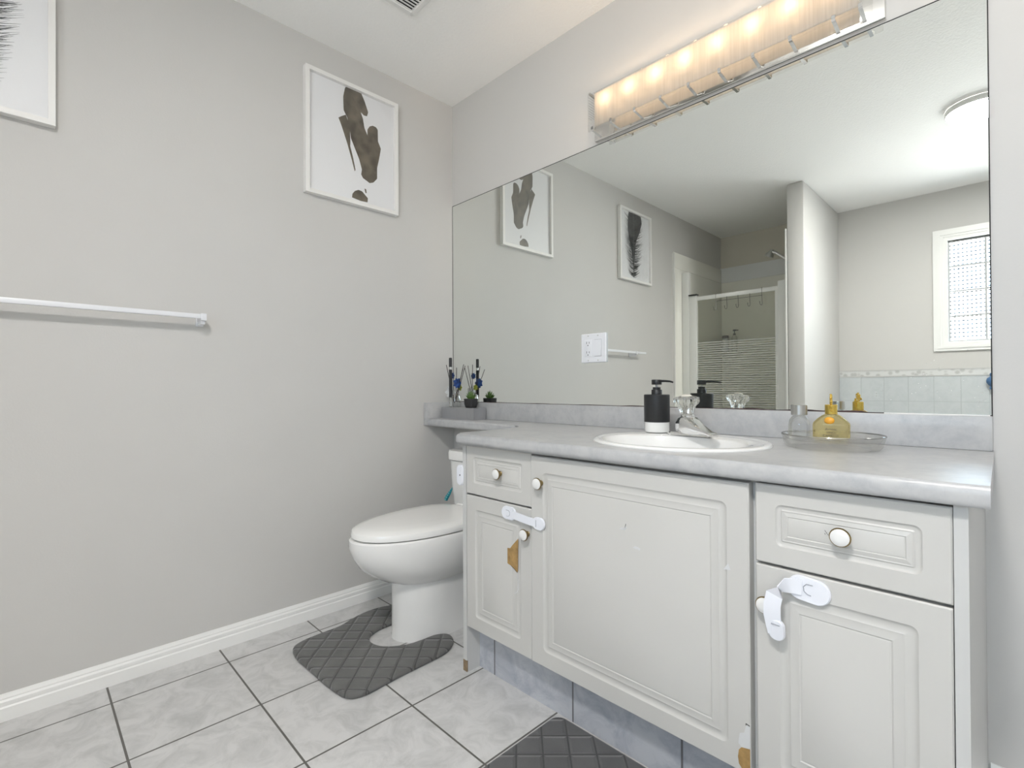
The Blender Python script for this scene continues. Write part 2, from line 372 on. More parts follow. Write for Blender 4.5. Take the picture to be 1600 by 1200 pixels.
# tiled wainscot with patterned border
m = MB(); m.box(1.009, XR, YB, YB+.008, 0, 1.026)
struct(m, 'trim_1', WTILE, 'pale tiled wainscot under the window')
bm_, bnt, bb = new_mat('border_tile')
tcx = node(bnt, 'ShaderNodeTexCoord'); vo = node(bnt, 'ShaderNodeTexVoronoi', Scale=26.0); bnt.links.new(tcx.outputs['Object'], vo.inputs['Vector'])
rpx = node(bnt, 'ShaderNodeValToRGB'); rpx.color_ramp.elements[0].position = .25; rpx.color_ramp.elements[0].color = (.50, .50, .49, 1); rpx.color_ramp.elements[1].position = .5; rpx.color_ramp.elements[1].color = (.66, .665, .66, 1)
bnt.links.new(vo.outputs['Distance'], rpx.inputs['Fac']); bnt.links.new(rpx.outputs['Color'], bb.inputs['Base Color']); bb.inputs['Roughness'].default_value = .25
m = MB(); m.box(1.009, XR, YB, YB+.011, 1.026, 1.034, mi=1); m.box(1.009, XR, YB, YB+.009, 1.034, 1.076); m.box(1.009, XR, YB, YB+.011, 1.076, 1.084, mi=1)
struct(m, 'trim_2', [bm_, mat('border_edge', (.54, .54, .53), .3)], 'patterned border tile strip above wainscot')
# glass block window
win = thing('window_1', (2.435, YB, 1.275), 'white framed glass block window, seen at the right edge of the mirror, its unseen right part widened for daylight', None)
win['kind'] = 'structure'
def frame_ring(mb, x0, x1, z0, z1, wd, y0, y1, mi=None):
    mb.box(x0, x0+wd, y0, y1, z0, z1, mi=mi); mb.box(x1-wd, x1, y0, y1, z0, z1, mi=mi)
    mb.box(x0+wd, x1-wd, y0, y1, z0, z0+wd, mi=mi); mb.box(x0+wd, x1-wd, y0, y1, z1-wd, z1, mi=mi)
m = MB()
frame_ring(m, WX0-.075, WX1+.075, WZ0-.06, WZ1+.085, .06, YB, YB+.016)
frame_ring(m, WX0-.05, WX1+.05, WZ0-.04, WZ1+.06, .018, YB+.016, YB+.022)
frame_ring(m, WX0-.016, WX1+.016, WZ0-.016, WZ1+.026, .026, YB-.10, YB+.010)
m.link('window_frame', TRIM, win)
bx0, bx1, bz0, bz1 = WX0+.014, WX1-.014, WZ0+.014, WZ1-.008
cols, rows = 7, 4; cw = (bx1-bx0)/cols; rh = (bz1-bz0)/rows
mo = MB()
for i in range(cols+1): mo.box(bx0+i*cw-.006, bx0+i*cw+.006, YB-.092, YB-.022, bz0, bz1)
for j in range(rows+1): mo.box(bx0, bx1, YB-.0915, YB-.0225, bz0+j*rh-.006, bz0+j*rh+.006)
mo.link('mortar_grid', MORTAR, win)
for i in range(cols):
    for j in range(rows):
        m = MB(); cx, cz = bx0+(i+.5)*cw, bz0+(j+.5)*rh
        rs = []
        for ins, y in ((.006, -.022), (.012, -.016), (.022, -.016), (.028, -.022)):
            rs.append([(x, YB+y, z) for x, z in rrect(cx, cz, cw-2*ins, rh-2*ins, .012)])
        m.rings(rs, cap0=False); m.link('glass_block', BLOCK, win)

# ------------------------------------------------------------------ mirror
mir = thing('mirror', (1.02, 0, .887), 'large frameless wall mirror above the vanity counter', 'mirror')
m = MB(); m.box(.001, 2.039, -.003, -.0005, .8875, 1.9107); m.link('mirror_glass', MIRROR, mir, smooth=0)
m = MB(); frame_ring(m, -.0005+.001, 2.0405, .886, 1.9125, .0022, -.0036, -.0004)
m.link('dark_edge', DARK, mir, smooth=0)
m = MB(); top = []; random.seed(3)
xs = [.0+2.04*i/120 for i in range(121)]
def seam_h(x):
    h = .0020 + .0008*math.sin(x*23)
    if .98 < x < 1.14: h += .0022*max(0, 1-abs(x-1.07)/.07)
    if 1.42 < x < 1.80: h += .0016 + .0016*math.sin(x*47)
    if x > 1.82: h *= .35
    return max(.0008, h)
up = [m.v((x, -.0042, .8862+seam_h(x))) for x in xs]; lo = [m.v((x, -.0042, .8855)) for x in xs]
for i in range(120): m.f([lo[i], lo[i+1], up[i+1], up[i]])
m.link('worn_silver_edge', SEAM, mir, smooth=0)

m = MB(); m.box(1.835, 2.036, -.0062, -.0036, .8862, .8884); m.link('white_caulk', mat('caulk_white', (.85, .85, .84), .5), mir)
m = MB(); random.seed(17)
for i in range(46):
    t = random.random(); x = 1.80+.23*t**.7; z = .905+.17*random.random()*(.4+.6*t); a = random.uniform(.0006, .0022); b = random.uniform(.0005, .0012)
    m.poly([(x-a, -.0033, z), (x, -.0033, z-b), (x+a, -.0033, z+b*.3), (x+a*.2, -.0033, z+b)])
tag(m.link('dried_splashes', mat('dried_splash', (.80, .81, .80), .5), mir, smooth=0), kind='stuff')

# ------------------------------------------------------------------ vanity cabinet
van = thing('vanity_cabinet', (1.39, -.27, 0), 'white raised-panel vanity cabinet with worn paint under the long counter', 'cabinet')
m = MB(); m.box(.755, .773, -.55, -.0005, 0, .7685); m.link('side_panel', WHITE2, van)
m = MB(); m.box(2.0075, 2.0255, -.55, -.0005, 0, .7685); m.link('side_panel', WHITE2, van)
m = MB(); m.box(.7545, .7733, -.5508, -.546, .003, .040); m.link('chipped_corner', DULLWOOD, van)
m = MB(); m.box(.7735, 2.007, -.016, -.006, .155, .64); m.link('back_board', WHITE2, van)
m = MB(); m.box(.7735, 2.007, -.528, -.017, .155, .171); m.link('bottom_board', WHITE2, van)
for x in (1.0765, 1.6975):
    m = MB(); m.box(x-.008, x+.008, -.528, -.018, .172, .64); m.box(x-.008, x+.008, -.528, -.49, .64, .766); m.link('divider', WHITE2, van)
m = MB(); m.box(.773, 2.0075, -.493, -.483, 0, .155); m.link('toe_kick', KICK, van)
def panel_rings(x0, x1, z0, z1, yf, yb, g, gr, k=1.0):
    cx, cz, w_, h_ = (x0+x1)/2, (z0+z1)/2, x1-x0, z1-z0
    spec = [(0, yb, .001), (0, yf+.0025, .001), (.0025, yf, .002), (g, yf, gr), (g+.003*k, yf+.0024, gr-.001), (g+.007*k, yf+.0036, gr-.003), (g+.015*k, yf+.0036, .004),
            (g+.019*k, yf+.0018, .0015), (g+.022*k, yf+.0024, .001), (g+.0345*k, yf+.0004, .0006), (g+.037*k, yf+.0019, .0006), (g+.0395*k, yf+.0010, .0006)]
    return [[(x, y, z) for x, z in rrect(cx, cz, w_-2*i, h_-2*i, r)] for i, y, r in spec]
def add_knob(parent, x, z, y=-.55):
    k = MB()
    k.lathe([(.0075, .0), (.0085, .003), (.006, .006), (.0055, .012), (.009, .015), (.0165, .017), (.0175, .0195), (.0165, .0215)], (0, 0, 0), (0, -1, 0), 24, mi=0)
    k.lathe([(.0156, .0208), (.0152, .0228), (.0115, .0248), (.006, .0258), (.0005, .026)], (0, 0, 0), (0, -1, 0), 24, mi=1)
    o = k.link('knob', [BRASS, PORC]); o.parent = parent
    off = Vector((0, 0, 0)); p = parent
    while p is not None: off += p.location; p = p.parent
    o.location = Vector((x, y, z)) - off
    tag(o, 'white porcelain knob with brass rim')
    return o
YD = -.55
def door(name, x0, x1, z0, z1, g, gr, knob, yf=YD, extra=None):
    m = MB(); m.rings(panel_rings(x0, x1, z0, z1, yf, -.529, g, gr, .62 if name == 'drawer' else 1.0), mi=0)
    if extra: extra(m, yf)
    o = m.link(name, [WHITE, WOOD, PLASTIC, DARK, SCUFF], van, smooth=28)
    if knob: add_knob(o, knob[0], knob[1], yf)
    return o
def chip_left(m, yf):
    m.prism([(x, yf-.0004, z) for x, z in ((1.0195, .503), (1.009, .492), (.9926, .4755), (.985, .466), (.9728, .4645), (.9725, .4171), (.9893, .4135), (1.003, .407), (1.0155, .3985), (1.0175, .405))], (0, .0003, 0), mi=1)
    m.tube([(1.0155, yf-.0005, .399), (1.003, yf-.0005, .407), (.9893, yf-.0005, .4135)], .0006, 5, mi=3)
    m.tube([(1.0165, yf-.0005, .40), (1.0185, yf-.0004, .35), (1.014, yf-.0004, .34), (1.004, yf-.0004, .333)], .0005, 4, mi=2)
def chip_center(m, yf):
    m.prism([(x, yf-.0004, z) for x, z in ((1.6915, .216), (1.6915, .1665), (1.677, .1665), (1.669, .176), (1.667, .19), (1.669, .205), (1.674, .212))], (0, .0003, 0), mi=1)
    m.prism([(x, yf-.0003, z) for x, z in ((1.6915, .262), (1.684, .262), (1.680, .245), (1.671, .24), (1.668, .218), (1.674, .213), (1.6915, .217))], (0, .0002, 0), mi=4)
    m.tube([(1.6915, yf-.0006, .2635), (1.6835, yf-.0006, .2655), (1.6838, yf-.0006, .262)], .0007, 4, mi=3)
    for x, z, a in ((1.391, .607, .010), (1.398, .611, .005), (1.427, .5685, .008), (1.436, .567, .004)):
        m.prism([(x-a, yf+.0008, z-.002), (x+a*.5, yf+.0008, z-.003), (x+a, yf+.0008, z+.002), (x-a*.3, yf+.0008, z+.003)], (0, -.0003, 0), mi=4)
    m.tube([(1.397, yf+.0006, .611), (1.400, yf+.0006, .621)], .0006, 4, mi=3)
    m.prism([(1.640, yf-.0003, .571), (1.655, yf-.0003, .573), (1.650, yf-.0003, .586)], (0, .0002, 0), mi=4)
def scuff_r(m, yf):
    for x, z in ((1.8265, .691), (1.8285, .688), (1.826, .6855), (1.831, .685)): m.prism([(x, yf-.0003, z), (x+.0022, yf-.0003, z-.003), (x+.0012, yf-.0003, z-.0035)], (0, .0002, 0), mi=3)
door('drawer', .7745, 1.0755, .6055, .7665, .037, .010, (.9428, .690))
door('door', .7745, 1.0745, .157, .6005, .044, .012, (1.0605, .526), extra=chip_left)
door('door', 1.0795, 1.6925, .1605, .7600, .045, .014, (1.1202, .685), yf=-.556, extra=chip_center)
door('drawer', 1.7030, 2.0065, .6040, .7625, .038, .012, (1.8553, .6863), extra=scuff_r)
door('door', 1.7030, 2.0060, .157, .5985, .044, .012, (1.7261, .5248))
m = MB(); m.box(1.0850, 1.6890, -.528, -.505, .745, .7665); m.link('top_rail', WHITE2, van)

# ------------------------------------------------------------------ countertop
ct = thing('countertop', (1.39, -.29, .766), 'grey marbled laminate countertop with narrow shelf running over the toilet', 'countertop')
pts = [(0.0, 0.0), (0.0, -.178)]
fc = (.635, -.278); 
pts += [(fc[0], -.178)] + [(fc[0]+.1*math.sin(a), fc[1]+.1*math.cos(a)) for a in [PI/2*i/8 for i in range(1, 9)]]
pts += [(.735, -.546)] + [(.765-.03*math.cos(a), -.548-.03*math.sin(a)) for a in [PI/2*i/5 for i in range(1, 6)]] + [(2.052, -.578), (2.042, 0.0)]
m = MB(); n = len(pts)
m.rings([[(x, y, CZ-.036) for x, y in pts], [(x, y, CZ) for x, y in pts]])
m.b.edges.ensure_lookup_table()
sel = []
for e in m.b.edges:
    a, b = e.verts
    if abs(a.co.z-b.co.z) < 1e-6:
        mid = (a.co+b.co)/2
        if mid.y < -.1 and mid.x > .02 and mid.x < 2.040: sel.append(e)
bmesh.ops.bevel(m.b, geom=sel, offset=.0145, segments=5, profile=.5, affect='EDGES')
slab = m.link('worktop', LAM, ct)
def cut(o, cutter):
    md = o.modifiers.new('b', 'BOOLEAN'); md.operation = 'DIFFERENCE'; md.object = cutter; md.solver = 'EXACT'
    bpy.context.view_layer.update()
    dg = bpy.context.evaluated_depsgraph_get(); me = bpy.data.meshes.new_from_object(o.evaluated_get(dg))
    o.modifiers.clear(); o.data = me
    bpy.data.objects.remove(cutter)
SX, SY, SA, SB = 1.415, -.318, .240, .212
c = MB(); c.rings([[(SX+(SA-.03)*math.cos(2*PI*i/48), SY+(SB-.03)*math.sin(2*PI*i/48), z) for i in range(48)] for z in (CZ-.1, CZ+.05)])
cut(slab, c.link('cutter', LAM))
slab.data.polygons.foreach_set('use_smooth', [True]*len(slab.data.polygons)); slab.data.set_sharp_from_angle(angle=math.radians(35))
m = MB(); m.box(.019, 2.0405, -.0195, -.0005, CZ, .886, bev=.0025); m.link('backsplash', LAM, ct)
m = MB(); m.box(.0005, .019, -.190, -.0005, CZ-.032, .886, bev=.002); m.link('side_splash', LAM, ct)

# sink
sk = thing('sink_basin', (SX, SY, CZ), 'oval white drop-in sink basin set in the counter', 'sink')
m = MB(); N = 64
def ell(a, b, z, dy=0): return [(SX+a*math.cos(2*PI*i/N), SY+dy+b*math.sin(2*PI*i/N), z) for i in range(N)]
prof = [(SA, SB, 0, .0002), (SA, SB, 0, .003), (SA-.003, SB-.003, 0, .0068), (SA-.010, SB-.010, 0, .0085), (SA-.017, SB-.017, -.001, .0078), (SA-.022, SB-.022, -.002, .0066), (SA-.028, SB-.030, -.006, .0072), (.203, .158, -.033, .0068), (.197, .152, -.034, .003), (.192, .147, -.034, -.008), (.180, .136, -.032, -.045), (.150, .112, -.028, -.095), (.105, .08, -.02, -.120), (.06, .05, -.01, -.128), (.022, .022, 0, -.130)]
m.rings([ell(a, b, CZ+z, dy) for a, b, dy, z in prof], cap0=False)
m.link('bowl', PORC, sk)
m = MB(); m.lathe([(.022, -.1295), (.022, -.1275), (.016, -.1265), (.014, -.129)], (SX, SY, CZ), n=24); m.link('drain', CHROME, sk)
FZ = CZ+.0074
# faucet
fa = thing('faucet', (1.385, -.192, FZ), 'chrome single-lever faucet with clear acrylic knob on the sink', 'faucet')
m = MB(); es = [(1.392+x, -.182+y) for x, y in rrect(0, 0, .155, .050, .024, 8)]
m.rings([[(x, y, FZ) for x, y in es], [(x, y, FZ+.006) for x, y in es], [(1.392+(x-1.392)*.95, -.182+(y+.182)*.88, FZ+.010) for x, y in es]])
m.link('base_plate', CHROME, fa)
d = Vector((.86, -.51, 0)).normalized(); q = Vector((-d.y, d.x, 0)); o0 = Vector((1.378, -.190, FZ))
# body and spout: lofted sections along d  (s, z_bottom, z_top, half width)
sec = [(-.026, .008, .036, .016), (-.020, .006, .048, .023), (-.006, .006, .058, .026), (.012, .004, .062, .027), (.030, .004, .057, .026), (.050, .005, .047, .023), (.072, .007, .036, .020), (.095, .010, .027, .017), (.115, .010, .020, .015), (.128, .007, .0185, .0145), (.136, .006, .015, .013)]
m = MB(); rs = []
for s, zb, zt, hw in sec:
    c0 = o0 + d*s; r = []
    for i in range(20):
        a = 2*PI*i/20; ca, sa = math.cos(a), math.sin(a)
        r.append(c0 + q*hw*math.copysign(abs(ca)**.6, ca) + Vector((0, 0, (zb+zt)/2 + (zt-zb)/2*math.copysign(abs(sa)**.6, sa))))
    rs.append(r)
m.rings(rs); m.link('spout', CHROME, fa)
m = MB(); m.lathe([(.021, .052), (.020, .062), (.013, .066), (.011, .085)], o0+Vector((.006, -.003, 0)), (.06, -.04, 1), 24); m.link('stem', CHROME, fa)
m = MB(); ax = Vector((.02, -.12, 1)).normalized(); u = ax.orthogonal().normalized(); w2 = ax.cross(u); kc = o0+Vector((.006, -.004, .066)); rs = []
for h, r, fl in ((.0, .017, 0), (.004, .021, .02), (.014, .0225, .05), (.024, .026, .07), (.032, .033, .09), (.040, .0365, .10), (.046, .035, .09), (.050, .029, .05), (.0515, .02, .0)):
    rs.append([kc + ax*h + (u*math.cos(2*PI*i/60)+w2*math.sin(2*PI*i/60))*r*(1+fl*math.cos(10*2*PI*i/60)) for i in range(60)])
m.rings(rs); tag(m.link('knob_handle', CRYSTAL, fa), 'clear fluted acrylic knob')
m = MB(); m.lathe([(.015, .0), (.016, .002), (.013, .0045), (.002, .0052)], kc+ax*.0516, ax, 24); m.link('knob_cap', mat('ivory_cap', (.72, .69, .62), .4), fa)

# ------------------------------------------------------------------ soap dispenser
sd = thing('soap_dispenser', (1.268, -.165, CZ+.0087), 'black and white pump soap dispenser beside the faucet', 'soap dispenser')
c0 = (1.268, -.165, CZ+.0087)
m = MB(); m.lathe([(.034, 0), (.0375, .002), (.0385, .006), (.0385, .034)], c0, n=36); tag(m.link('base', PORC, sd), 'white lower band')
m = MB(); m.lathe([(.0395, .033), (.0400, .034), (.0400, .1185), (.0385, .1205), (.014, .1205)], c0, n=36); m.link('bottle', BLACK, sd)
m = MB(); m.lathe([(.0165, .1203), (.0165, .1345), (.0155, .136), (.0125, .1365), (.0125, .143), (.0115, .144), (.006, .1442)], c0, n=28); m.link('collar', BLACK, sd)
m = MB(); m.lathe([(.0042, .140), (.0042, .158)], c0, n=14); m.link('pump_stem', mat('pump_stem_grey', (.5, .5, .5), .4), sd)
m = MB(); m.lathe([(.0155, .152), (.016, .153), (.016, .1665), (.0150, .168), (.005, .168)], c0, n=28)
cv = Vector(c0); e0 = Vector((.97, -.24, 0))
m.tube([cv+e0*.012+Vector((0, 0, .1635)), cv+e0*.035+Vector((0, 0, .1632)), cv+e0*.055+Vector((0, 0, .1618)), cv+e0*.066+Vector((0, 0, .159))], [.004, .0036, .003, .0026], 10)
m.link('pump_head', BLACK, sd)

# ------------------------------------------------------------------ glass tray and scent bottles
TX, TY = 1.758, -.192
tr = MB(); tr.lathe([(.080, 0), (.098, .002), (.103, .008), (.108, .028), (.110, .033), (.107, .0335), (.1045, .029), (.100, .0215), (.094, .0195), (.0005, .0195)], (TX, TY, CZ+.0003), n=56, cap=False)
tr.rings([[(TX+(.1088+.0017*math.cos(q))*math.cos(2*PI*i/56), TY+(.1088+.0017*math.cos(q))*math.sin(2*PI*i/56), CZ+.0338+.0017*math.sin(q)) for i in range(56)] for q in [2*PI*j/8 for j in range(8)]], closed=True, mi=1)
tag(tr.link('glass_tray', [TRAYG, thin_glass('tray_rim_glass', (.97, .97, .96), gloss=.7, rough=.08)], loc=(TX, TY, CZ+.0003)), 'round clear glass tray holding two scent bottles on the counter', 'tray')
TZ = CZ+.0200
b1 = thing('scent_bottle', (1.688, -.199, TZ), 'clear rounded bottle with silver cap on the glass tray', 'bottle', 'scent bottles on the glass tray')
cb = (1.688, -.199, TZ)
m = MB(); m.lathe([(.001, 0), (.0215, 0), (.0235, .003), (.0245, .012), (.0245, .036), (.0220, .048), (.0160, .057), (.012, .0605)], cb, n=32, cap=False); m.link('bottle', BOTTLEG, b1)
m = MB(); m.lathe([(.0180, .0605), (.0185, .061), (.0185, .0855), (.0175, .0865), (.003, .0865)], cb, n=32); m.link('cap', BRUSHED, b1)
m = MB()
for i in range(6): m.box(cb[0]+.004+.0025*(i % 2), cb[0]+.013, cb[1]-.0249, cb[1]-.0243, cb[2]+.016+i*.0045, cb[2]+.0175+i*.0045)
m.link('printed_text', mat('faint_print', (.35, .35, .34), .6), b1)
b2 = thing('scent_bottle', (1.749, -.155, TZ), 'yellow scent bottle with gold collar and gold flower cap on the glass tray', 'bottle', 'scent bottles on the glass tray')
cc = Vector((1.749, -.155, TZ))
va = Vector((.985, .17, 0)); vb = Vector((-.17, .985, 0))   # bottle faces the camera
m = MB()
def brr(w_, d_, z, r): return [cc + va*x + vb*y + Vector((0, 0, z)) for x, y in rrect(0, 0, w_, d_, r, 5)]
m.rings([brr(.074, .040, 0, .010), brr(.079, .044, .003, .011), brr(.080, .045, .036, .011), brr(.077, .043, .041, .012), brr(.058, .038, .0515, .013), brr(.040, .032, .0590, .013), brr(.026, .025, .0625, .012)])
m.link('bottle', YELLOWG, b2)
m = MB(); m.lathe([(.0132, .0625), (.0138, .063), (.0138, .0855), (.0128, .0865), (.002, .0868)], cc, n=28); m.link('collar', GOLD, b2)
m = MB(); random.seed(5)
# flat ornamental flower cluster, thin when seen from the front
fd = (Vector((1.749, -.155, 0)) - Vector((2.0826, -1.6187, 0))).normalized(); fd.z = 0; sd2 = Vector((-fd.y, fd.x, 0))
for i in range(60):
    s = random.uniform(-.019, .019); h = .070 + random.random()*.042*math.sqrt(max(0, 1-(s/.021)**2))
    m.sphere(cc + fd*s + sd2*random.uniform(-.0007, .0007) + Vector((0, 0, h)), .0030, (1, 1, .7), 5)
m.bar(cc+Vector((0, 0, .06)), cc+Vector((0, 0, .113)), .003, .003, up=tuple(fd))
m.link('flower_cap', GOLD, b2)
m = MB(); m.sphere(cc - vb*.020 + va*(-.003) + Vector((0, 0, .047)), .0115, (1, .5, .8), 10); m.link('amber_drop', AMBER, b2)
def text_mesh(txt, size):
    cu = bpy.data.curves.new('txt', 'FONT'); cu.body = txt; cu.size = size; cu.align_x = 'CENTER'; cu.extrude = .00012
    o = bpy.data.objects.new('txt', cu); COL.objects.link(o); bpy.context.view_layer.update()
    me = bpy.data.meshes.new_from_object(o.evaluated_get(bpy.context.evaluated_depsgraph_get())); bpy.data.objects.remove(o); return me
lt = MB()
for txt, sz, z in (('Aroma', .0085, .0225), ('VINCI', .0075, .0145), ('CAMELIA', .0085, .0062)):
    me = text_mesh(txt, sz); k0 = len(lt.b.verts); lt.b.from_mesh(me); lt.b.verts.ensure_lookup_table()
    for v in lt.b.verts[k0:]:
        v.co = cc - vb*(.0231+v.co.z) + va*(v.co.x) + Vector((0, 0, z+v.co.y))
lt.link('label_text', BLACK, b2, smooth=0)

# ------------------------------------------------------------------ decor over the toilet
BZ = CZ+.0002
bx = MB()
for i in range(31):
    x = .036 + i*(.244/30)
bx.box(.037, .281, -.103, -.026, BZ, BZ+.056)
for i in range(40): bx.box(.038+i*.00622, .0412+i*.00622, -.1048, -.103, BZ+.001, BZ+.055)
for i in range(13): bx.box(.281, .283, -.101+i*.006, -.098+i*.006, BZ+.001, BZ+.055)
tag(bx.link('ribbed_box', GLITTER, loc=(.16, -.065, BZ)), 'low silver ribbed box on the shelf above the toilet', 'box')
PZ = BZ+.0562
pt = thing('potted_succulent', (.219, -.065, PZ), 'small green succulent in a black pot on the ribbed box', 'plant')
m = MB(); m.lathe([(.0005, 0), (.024, 0), (.027, .003), (.0325, .018), (.0345, .044), (.0325, .044), (.031, .038), (.0005, .038)], (.219, -.065, PZ), n=30, cap=False); m.link('pot', BLACKPOT, pt)
m = MB(); random.seed(11)
for ring, (cnt, tilt, ln) in enumerate(((9, 1.0, .030), (8, .7, .034), (6, .35, .037), (2, .08, .040))):
    for i in range(cnt):
        a = 2*PI*(i+.5*ring)/cnt + random.uniform(-.15, .15); dr = Vector((math.cos(a)*math.sin(tilt), math.sin(a)*math.sin(tilt), math.cos(tilt)))
        b0 = Vector((.219, -.065, PZ+.037)); m.tube([b0+dr*.002, b0+dr*ln*.35, b0+dr*ln*.7+Vector((0, 0, .003)), b0+dr*ln+Vector((0, 0, .007))], [.0034, .0042, .0028, .0004], 6)
m.link('leaves', GREEN, pt)
df = thing('reed_diffuser', (.094, -.062, PZ), 'reed diffuser bottle with blue flowers on the ribbed box', 'diffuser')
dc = Vector((.094, -.062, PZ))
m = MB(); m.lathe([(.001, .0), (.026, 0), (.030, .004), (.031, .035), (.026, .058), (.012, .070), (.011, .086), (.0125, .087)], dc, n=28, cap=False); m.link('bottle', CLEAR, df)
for a, b in (((0, -.005, .02), (-.058, -.012, .214)), ((.004, 0, .03), (.066, .010, .206)), ((.002, -.004, .04), (.076, -.012, .190)), ((-.004, .004, .03), (.03, .03, .215)), ((0, .004, .03), (-.03, .032, .20))):
    m = MB(); m.tube([dc+Vector(a), dc+Vector(b)], .0016, 6); m.link('reed', STICK, df)
random.seed(21)
def flower(parent, c, r, mtl, k=6, nm='flower'):
    m = MB()
    for lay in range(2):
        for i in range(k):
            a = 2*PI*(i+.5*lay)/k; up_ = .35+.4*lay; dr = Vector((math.cos(a)*math.cos(up_), -abs(math.sin(up_))*.6, math.sin(a)*math.cos(up_))).normalized()
            s_ = dr.cross(Vector((0, -1, .1))).normalized(); p = Vector(c)
            m.rings([[p+dr*r*t+s_*w_*r+Vector((0, -.0006, 0)), p+dr*r*t-s_*w_*r+Vector((0, -.0006, 0)), p+dr*r*t-s_*w_*r+Vector((0, .0012, 0)), p+dr*r*t+s_*w_*r+Vector((0, .0012, 0))] for t, w_ in ((.05, .1), (.45, .34), (.8, .3), (1.05, .06))])
    return m.link(nm, mtl, parent)
flower(df, dc+Vector((.030, -.004, .120)), .027, BLUE)
flower(df, dc+Vector((-.012, -.006, .158)), .017, BLUE)
flower(df, dc+Vector((.026, .012, .098)), .016, YGREEN, 5, 'leaf')
flower(df, dc+Vector((-.032, -.004, .075)), .030, PALE, 5)
ts = thing('perfume_stick', (.0935, -.098, PZ), 'tall thin black tube with a silver band standing on the ribbed box', 'tube')
tb = Vector((.0935, -.1035+.012, PZ))
m = MB(); m.lathe([(.006, .0), (.0065, .002), (.0065, .052)], tb, n=18); m.link('clear_base', CLEAR, ts)
m = MB(); m.lathe([(.0078, .050), (.0080, .052), (.0080, .188)], tb, n=18); m.link('body', BLACK, ts)
m = MB(); m.lathe([(.0076, .188), (.0076, .201)], tb, n=18); m.link('band', CHROME, ts)
m = MB(); m.lathe([(.0080, .201), (.0080, .243), (.0065, .247), (.001, .2475)], tb, n=18); m.link('cap', BLACK, ts)

# ------------------------------------------------------------------ toilet
to = thing('toilet', (.40, -.36, 0), 'white toilet with closed lid between the left wall and vanity', 'toilet')
TXC = .405
def egg(w_, yf, yb, z, yc=-.43, p=2.0, n=48, pb=2.6):
    out = []
    for i in range(n):
        a = 2*PI*i/n; ca, sa = math.cos(a), math.sin(a)
        if sa < 0: x = w_*math.copysign(abs(ca)**(2/p), ca); y = yc + (yc-yf)*-abs(sa)**(2/p)
        else: x = w_*math.copysign(abs(ca)**(2/pb), ca); y = yc + (yb-yc)*abs(sa)**(2/pb)
        out.append((TXC+x, y, z))
    return out
m = MB()
m.rings([egg(.113, -.607, -.06, 0, pb=5), egg(.113, -.607, -.06, .006, pb=5), egg(.1115, -.605, -.06, .014, pb=5), egg(.110, -.604, -.06, .12, pb=5), egg(.110, -.605, -.06, .216, pb=5),
         egg(.118, -.622, -.06, .2235, pb=5), egg(.136, -.658, -.055, .239, pb=5), egg(.155, -.698, -.05, .264, pb=4.5), egg(.172, -.737, -.05, .297, pb=4), egg(.183, -.764, -.05, .340, pb=4), egg(.1875, -.777, -.05, .380, pb=4), egg(.1865, -.776, -.05, .4035, pb=4), egg(.182, -.770, -.055, .4095, pb=4)])
m.link('bowl', PORC, to)
m = MB(); m.rings([egg(.165, -.745, -.235, .4097, p=2.1), egg(.168, -.748, -.232, .411, p=2.1), egg(.168, -.748, -.232, .4135, p=2.1), egg(.165, -.745, -.236, .415, p=2.1)]); m.link('seat', SEAT, to)
m = MB(); m.rings([egg(.166, -.746, -.232, .4152, p=2.1), egg(.178, -.762, -.228, .4125, p=2.1), egg(.1825, -.7665, -.225, .415, p=2.1), egg(.1835, -.767, -.225, .426, p=2.1), egg(.180, -.763, -.228, .435, p=2.1), egg(.170, -.750, -.236, .4415, p=2.1), egg(.145, -.715, -.255, .4465, p=2.1), egg(.10, -.65, -.29, .4495, p=2.1), egg(.04, -.53, -.36, .4505, p=2.1)]); m.link('lid', SEAT, to)
for sx in (-.07, .07):
    m = MB(); m.lathe([(.012, -.03), (.013, -.028), (.013, .028), (.012, .03)], (TXC+sx, -.215, .428), (1, 0, 0), 16); m.link('hinge', SEAT, to)
def tk(w_, y0, y1, z, r): return [(x, y, z) for x, y in rrect(TXC, (y0+y1)/2, w_, y1-y0, r, 6)]
m = MB(); m.rings([tk(.33, -.19, -.03, .395, .04), tk(.36, -.20, -.025, .43, .045), tk(.376, -.208, -.022, .52, .05), tk(.382, -.212, -.022, .6255, .05)]); m.link('tank', PORC, to)
m = MB(); m.rings([tk(.384, -.213, -.021, .6275, .05), tk(.396, -.220, -.018, .630, .053), tk(.398, -.221, -.018, .663, .054), tk(.390, -.216, -.02, .671, .05), tk(.36, -.20, -.03, .674, .045)]); m.link('tank_lid', PORC, to)
# teal brush standing behind the lid
tb_ = MB(); tb_.tube([(.222, -.222, .44), (.226, -.2165, .455), (.233, -.2085, .472), (.240, -.199, .492), (.243, -.195, .505)], [.0085, .009, .0075, .0035, .001], 10)
for i in range(6):
    p = Vector((.2225+.0032*i, -.2225+.0042*i, .446+.009*i)); tb_.sphere(p+Vector((.004, -.006, 0)), .004-.0004*i, (1, 1, 1), 5, mi=1)
brush = tb_.link('teal_brush', [TEAL, mat('pale_teal', (.2, .5, .52), .3)], loc=(.222, -.222, .4405))
tag(brush, 'small teal pointed brush standing between the toilet lid and tank', 'brush')

